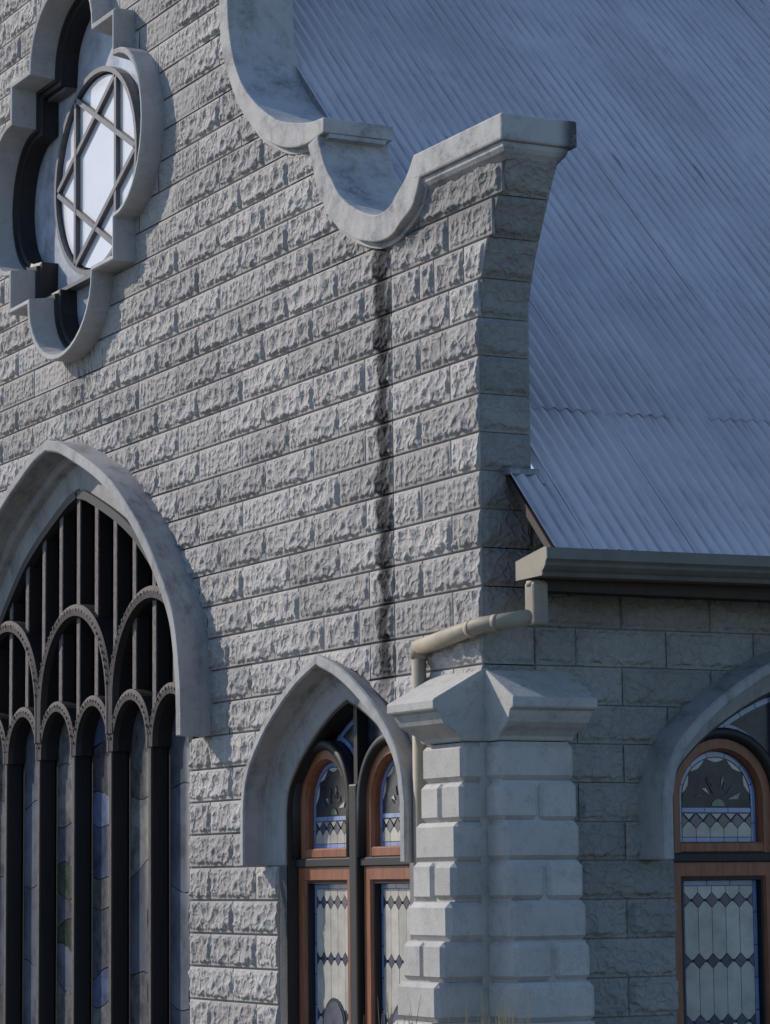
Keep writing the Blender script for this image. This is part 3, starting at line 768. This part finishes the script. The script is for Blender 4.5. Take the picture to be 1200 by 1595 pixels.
for k in range(-2, 3):
    x = k*P6
    link('mullion', bevelled(box(x-.028, x+.028, -.002, .118, -3.05, -.56), .008, 1), M_dark, bw)
for k in range(-5, 6):
    x = k*P6/2; zt = zop(x)-.02; zb = -.42 if k % 2 == 0 else -.26
    if k % 2 == 0 and k != 0 and abs(k) != 4: zb = -.42
    link('bar', bevelled(box(x-.034, x+.034, .03, .128, zb, zt), .006, 1), M_dark, bw)
def beads(bm, cx, cz, r, t0, t1, n, y, s=.010):
    for i in range(n):
        t_ = R(t0+(t1-t0)*(i+.5)/n); p = Vector((cx+r*math.cos(t_), y, cz+r*math.sin(t_)))
        q = bmesh.ops.create_cube(bm, size=s*2)
        j1, j2 = random.uniform(.6, 1.25), random.uniform(.5, 1.2)
        for v_ in q['verts']: v_.co = Matrix.Rotation(-t_, 3, 'Y') @ Vector((v_.co.x*.8*j1, v_.co.y*.7*j2, v_.co.z*.7*j2)) + p
for k in range(6):
    c = (k-2.5)*P6; r0 = P6/2-.004; zs = ztop_l-r0
    pa = np.array([(c-r0, -.62)]+arc(c, zs, r0, 180, 0, 22)+[(c+r0, -.62)])
    ar_ = link('tracery_arch', sweep(pa, [(.02, .0), (-.012, -.014), (-.05, -.006), (-.062, .03), (-.062, .12), (.02, .12)]), M_dark, bw, False)
    bm = bmesh.new(); beads(bm, c, zs, r0-.012, 175, 5, 19, -.012); link('bead_row', from_bm(bm), M_mull, ar_)['kind'] = 'stuff'
    # glass of the light
    z = ztop_l-.05; rk = random.Random(60+k); zb = -3.0
    g0 = r0-.04; first = True
    link('lead', prism([(c-g0-.02, zb), (c+g0+.02, zb), (c+g0+.02, zs)]+arc(c, zs, g0+.02, 0, 180, 12)+[(c-g0-.02, zs)], .132, .136), G_lead, bw)
    while z > -2.75:
        hgt = rk.uniform(.16, .42) if k in (3, 2) else rk.uniform(.45, .8)
        zl = z-hgt; tl = rk.uniform(-.06, .06)
        def edge(zz, ph): return [(c+g0*(q/4-1), zz+.03*math.sin(q*.8+ph)+tl*(q/4-1)) for q in range(9)]
        ph = rk.uniform(0, 6)
        if first: top = arc(c, zs, g0, 180, 0, 14); first = False
        else: top = prev
        lo = edge(zl, ph); prev = lo
        if k in (3, 2): mt = G_bay[rk.choice((2, 2, 0, 1, 3, 5, 1))]
        else: mt = G_bay[0] if rk.random() < .72 else G_bay[2]
        pane(top+lo[::-1], mt, bw, .131, .006, .004)
        z = zl
    if k in (3, 2):                                        # lighter figure-shaped pieces
        for (dx, zz, a_, b_) in ((.20, -2.13, .07, .23), (.16, -1.82, .055, .055), (.22, -1.52, .06, .12)):
            pts = arc(c+dx-.08*(k == 2), zz-.12*(k == 2), a_, 0, 360, 14, b_)[:-1]
            link('pane', prism(pts, .120, .124), G_bay[4 if k == 3 else rk.choice((4, 1, 3))], bw)
    elif k in (4, 5):
        for zz in (-1.72, -2.2):
            ring = arc(c+.13, zz, .13, 0, 360, 20, .17)
            link('lead', sweep(np.array(ring[:-1])[::-1], [(0, .120), (-.012, .120), (-.012, .124), (0, .124)], True), G_lead, bw)
for cx in (-2*P6, 0, 2*P6):
    r0 = P6-.005; zs = .40-r0
    pa = np.array([(cx-r0, -.50)]+arc(cx, zs, r0, 180, 0, 32)+[(cx+r0, -.50)])
    pa = np.array([p for p in pa if abs(p[0]) < op[-1][0]-.005])
    ar_ = link('tracery_arch', sweep(pa, [(.024, -.004), (-.012, -.024), (-.055, -.014), (-.07, .03), (-.07, .12), (.024, .12)]), M_dark, bw)
    bm = bmesh.new(); beads(bm, cx, zs, r0-.012, 172, 8 if cx < .5 else 62, 34 if cx < .5 else 22, -.02, .011); link('bead_row', from_bm(bm), M_mull, ar_)['kind'] = 'stuff'

for o in list(bw.children):                                # lit fronts and shaded sides painted by face direction; fronts also weathered
    if o.name.split('.')[0] in ('bar', 'tracery_arch', 'mullion'):
        o.data.materials.append(M_bar if o.name.startswith('bar') else M_mull)
        for p in o.data.polygons:
            if p.normal.y < (-.5 if not o.name.startswith('mullion') else -.9): p.material_index = 1
# ------------------------------------------------------------------ rose window with the six-pointed star
rw = thing('rose_window', 'quatrefoil window with a six-pointed star of bars in a white glass circle', 'window', (ROSE[0], 0, ROSE[1]))
link('surround', bevelled(sweep(rose, [(0, .012), (0, -.145), (-.012, -.155), (-.04, -.15), (-.062, .03), (-.062, .05), (0, .05)], True), .004, 1), M_smooth, rw)
link('inner_frame', sweep(rose, [(-.045, .028), (-.085, .028), (-.09, .05), (-.115, .06), (-.115, .19), (-.045, .19)], True), M_dark, rw)
rg_ = offset(rose, -.09, True)
link('pane', prism([tuple(p) for p in rg_][::-1], .185, .195), G_lobe, rw)
RX, RZ = .775, .715
el = lambda t, k=1.0: (RX*k*math.cos(R(t)), RZ*k*math.sin(R(t)))
ring = np.array([el(t) for t in range(0, 360, 6)])[::-1]
rg = link('circle_frame', sweep(ring, [(.018, .105), (-.018, .105), (-.022, .115), (-.02, .175), (.018, .175)], True), M_frame, rw, False)
V = [np.array(el(60*i, .985)) for i in range(6)]
# panes between the bars: six outer segments, six points, the hexagon
def isect(a, b, c, d):
    A = np.array([b-a, -(d-c)]).T; s = np.linalg.solve(A, c-a); return a+(b-a)*s[0]
hexp = [isect(V[i], V[(i+2) % 6], V[(i+1) % 6], V[(i-1) % 6]) for i in range(6)]
pane([tuple(p) for p in hexp], G_opal, rw, .150, .006, .01)
for i in range(6):
    a = hexp[(i-1) % 6]; b = hexp[i]
    pane([tuple(V[i]), tuple(hexp[i]), tuple(hexp[i-1])], G_opal, rw, .150, .006, .008)
    seg = [el(60*i+t, .96) for t in range(3, 58, 6)]
    pane([tuple(V[i])]+seg+[tuple(V[(i+1) % 6]), tuple(hexp[i])], G_opal, rw, .150, .006, .008)
for tri in ((0, 2, 4), (1, 3, 5)):
    for j in range(3):
        a, b = V[tri[j]], V[tri[(j+1) % 3]]
        dd = .0 if tri[0] == 0 else .003
        d = (b-a)/np.linalg.norm(b-a); n_ = np.array([-d[1], d[0]])*.019
        link('star_bar', prism([tuple(a+n_), tuple(b+n_), tuple(b-n_), tuple(a-n_)],   .108+dd, .165-dd), M_frame, rw)
# glazing bars that tie the circle to the lobes
for x0, x1, z in ((-.99, .10, -.74), (.48, .99, -.74), (.42, .99, .74), (-.99, -.55, .74)):
    link('tie_bar', box(x0, x1, .10, .18, z-.013, z+.013), M_frame, rw)
link('tie_bar', box(-.014, .014, .13, .18, -1.26, -.71), M_frame, rw)

# ------------------------------------------------------------------ roof
roof = thing('corrugated_roof', 'steep grey corrugated iron roof behind the gable parapet', 'roof')
SL = R(44.475); E0 = Vector((1.475, 0, .140)); sv = Vector((-math.cos(SL), 0, math.sin(SL))); nv = Vector((math.sin(SL), 0, math.cos(SL)))
PITCH = .0762
def sheet_mesh(nc, length, seed, seg=8, amp=.0105):
    rr = np.random.RandomState(seed); n = nc*seg+(seg if nc == 8 else 0); rows = max(2, int(length/.22)); v = []; f = []
    for j in range(rows+1):
        s = length*j/rows
        for i in range(n+1):
            y = PITCH*i/seg; a = amp*(1+.0*j); h = a*math.cos(2*math.pi*i/seg)
            h += .0025*math.sin(2.1*y*4+s*1.3+seed)+rr.normal(0, .0004)
            ss = s
            if j == 0: ss += .004*math.sin(y*9+seed)
            v.append((y, ss, h))
    for j in range(rows):
        for i in range(n): q = j*(n+1)+i; f.append((q, q+1, q+n+2, q+n+1))
    me = bpy.data.meshes.new('m'); me.from_pydata(v, [], f); me.update()
    for p in me.polygons: p.use_smooth = True
    return me
SM = Matrix((Vector((0, 1, 0)), sv, nv)).transposed().to_4x4()          # local x->world Y, y->up the slope, z->normal
def put_sheet(me, y, s, lift, tilt=0.0):
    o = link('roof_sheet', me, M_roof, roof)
    m = SM.copy(); m.translation = E0+sv*s+Vector((0, y, 0))+nv*lift
    o.matrix_world = m @ Matrix.Rotation(tilt, 4, 'X'); return o
L1, L2 = 1.36, 7.0
lowm = [sheet_mesh(8, L1, i) for i in range(3)]; midm = [sheet_mesh(8, L2, 10+i) for i in range(3)]
rr = random.Random(12)
put_sheet(sheet_mesh(1, 1.9, 41), .298, .55, .003); edge_w = sheet_mesh(3, .66, 40); put_sheet(edge_w, .36-3*PITCH, 0, .006)
lapshift = [0, .0, .03, .03, .02, 0]
for c in range(12):
    y = .36+c*8*PITCH
    sh = lapshift[c] if c < len(lapshift) else rr.uniform(0, .04)
    k = .001*(c % 2)
    put_sheet(lowm[c % 3], y, 0, .006+k+rr.uniform(0, .001))
    put_sheet(midm[(c+1) % 3], y, L1-.12+sh, .010+k+rr.uniform(0, .001), R(-.02))
fl = box(2.6, 5.6, -.005, .005, -.34, .012)                 # closes the roof edge against the back of the parapet
o = link('flashing', pyd([(v.co.y, v.co.x, v.co.z) for v in fl.vertices], [tuple(p.vertices) for p in fl.polygons]), M_tar, roof); m = SM.copy(); m.translation = E0+Vector((0, .372, 0)); o.matrix_world = m
o = link('barge_board', box(.0, .03, -.01, .68, -.055, -.014), M_brown, roof); m = SM.copy(); m.translation = E0+Vector((0, .14, 0)); o.matrix_world = m
link('fascia_board', box(1.30, 1.325, .15, 7.5, -.05, .155), M_brown, roof)
o = link('soffit_board', box(XC+.02, 1.30, .31, 7.5, -.028, -.008), M_dark, roof)
link('flashing', bevelled(box(XC+.003, XC+.07, .125, .31, .575, .612), .006, 1), M_lead, roof)

# ------------------------------------------------------------------ gutter and downpipe
gut = thing('gutter', 'olive moulded gutter running along the eaves', 'gutter', (0, 0, 0))
gp = [(1.22, .10), (1.485, .148), (1.512, .146), (1.516, .075), (1.508, .066), (1.500, .055), (1.496, .035), (1.478, .012), (1.462, -.002), (1.468, -.012), (1.462, -.028), (1.22, -.028)]
def extr(poly, y0, y1):
    poly = [(x, .146-(.146-z)*.80) for x, z in poly]
    n = len(poly); v = [(p[0], y0, p[1]) for p in poly]+[(p[0], y1, p[1]+.008*(y1-y0)) for p in poly]
    f = [tuple(range(n)), tuple(range(2*n-1, n-1, -1))]+[(i, (i+1) % n, n+(i+1) % n, n+i) for i in range(n)]
    return pyd(v, f)
link('gutter_trough', extr(gp, .075, 7.5), M_gutter, gut)
ep = [(1.205, .092)]+[(x+.004, z+.002) for x, z in gp[1:]]; ep[-1] = (1.205, -.030)
link('end_cap', extr(ep, .066, .073), M_pipe, gut)
bm = bmesh.new(); bmesh.ops.create_cube(bm, size=.01); bm.free()
dp = thing('downpipe', 'beige downpipe bending across the corner from gutter to front wall', 'downpipe', (1.43, .11, -.03))
def local(p): return (p[0]-1.43, p[1]-.11, p[2]+.03)
def pp(name, pts, r, mat=M_pipe, seg=16):
    o = link(name, tube([local(p) for p in pts], r, seg), mat, dp, True); return o
pp('outlet', [(1.314, .12, -.005), (1.314, .12, -.03)], .049)
link('drop_pipe', bevelled(box(-.165, -.067, -.032, .055, -.20, .02), .014, 2), M_pipe, dp)
A = Vector((1.318, .11, -.185)); Cc = Vector((1.035, -.062, -.212)); B = Vector((.385, -.062, -.275))
pp('cross_pipe', [tuple(A), tuple(Cc), tuple(B)], .0435)
pp('socket', [tuple(A.lerp(Cc, .62)), tuple(A.lerp(Cc, .72))], .0448)
pp('socket', [tuple(Cc.lerp(B, .06)), tuple(Cc.lerp(B, .13))], .0448)
pp('elbow', [tuple(Cc.lerp(B, .92)), tuple(B), (B.x, B.y, B.z-.06)], .042)
pp('vertical_pipe', [(B.x, B.y, B.z-.03), (B.x, B.y, -3.1)], .0395)

# ------------------------------------------------------------------ dry grass at the foot of the buttresses
def grass(name, label, x, y, zt, n, spread, seed):
    rk = random.Random(seed); v = []; f = []
    for i in range(n):
        bx, by = x+rk.gauss(0, spread*.5), y+rk.gauss(0, spread*.35); h = zt-rk.random()*.17; lx, ly = rk.gauss(0, .06), rk.gauss(0, .04)
        wd = rk.uniform(.007, .013); k = 6; q0 = len(v)
        for j in range(k+1):
            t_ = j/k; px, py = bx+lx*t_*t_, by+ly*t_*t_; pz = -3.1+(h+3.1)*t_; w_ = wd*(1-t_*.9)
            v += [(px-w_*.8, py-w_*.6, pz), (px+w_*.8, py+w_*.6, pz), (px, py-w_, pz)]
        for j in range(k):
            for a_ in range(3): b_ = (a_+1) % 3; f.append((q0+j*3+a_, q0+j*3+b_, q0+j*3+3+b_, q0+j*3+3+a_))
    o = link(name, pyd(v, f), M_straw); o['label'] = label; o['category'] = 'grass'; o['group'] = 'dry grass clumps at the wall foot'
grass('grass_clump', 'sparse dry grass blades before the sunlit front buttress', 1.08, -.55, -2.03, 22, .26, 3)
grass('grass_clump', 'denser dry grass blades below the inner angle of the buttresses', 1.42, -.20, -2.01, 46, .20, 8)
print('blocks on gable', sum(1 for o in wall.children if o.name.startswith('block')), 'objects', len(bpy.data.objects))
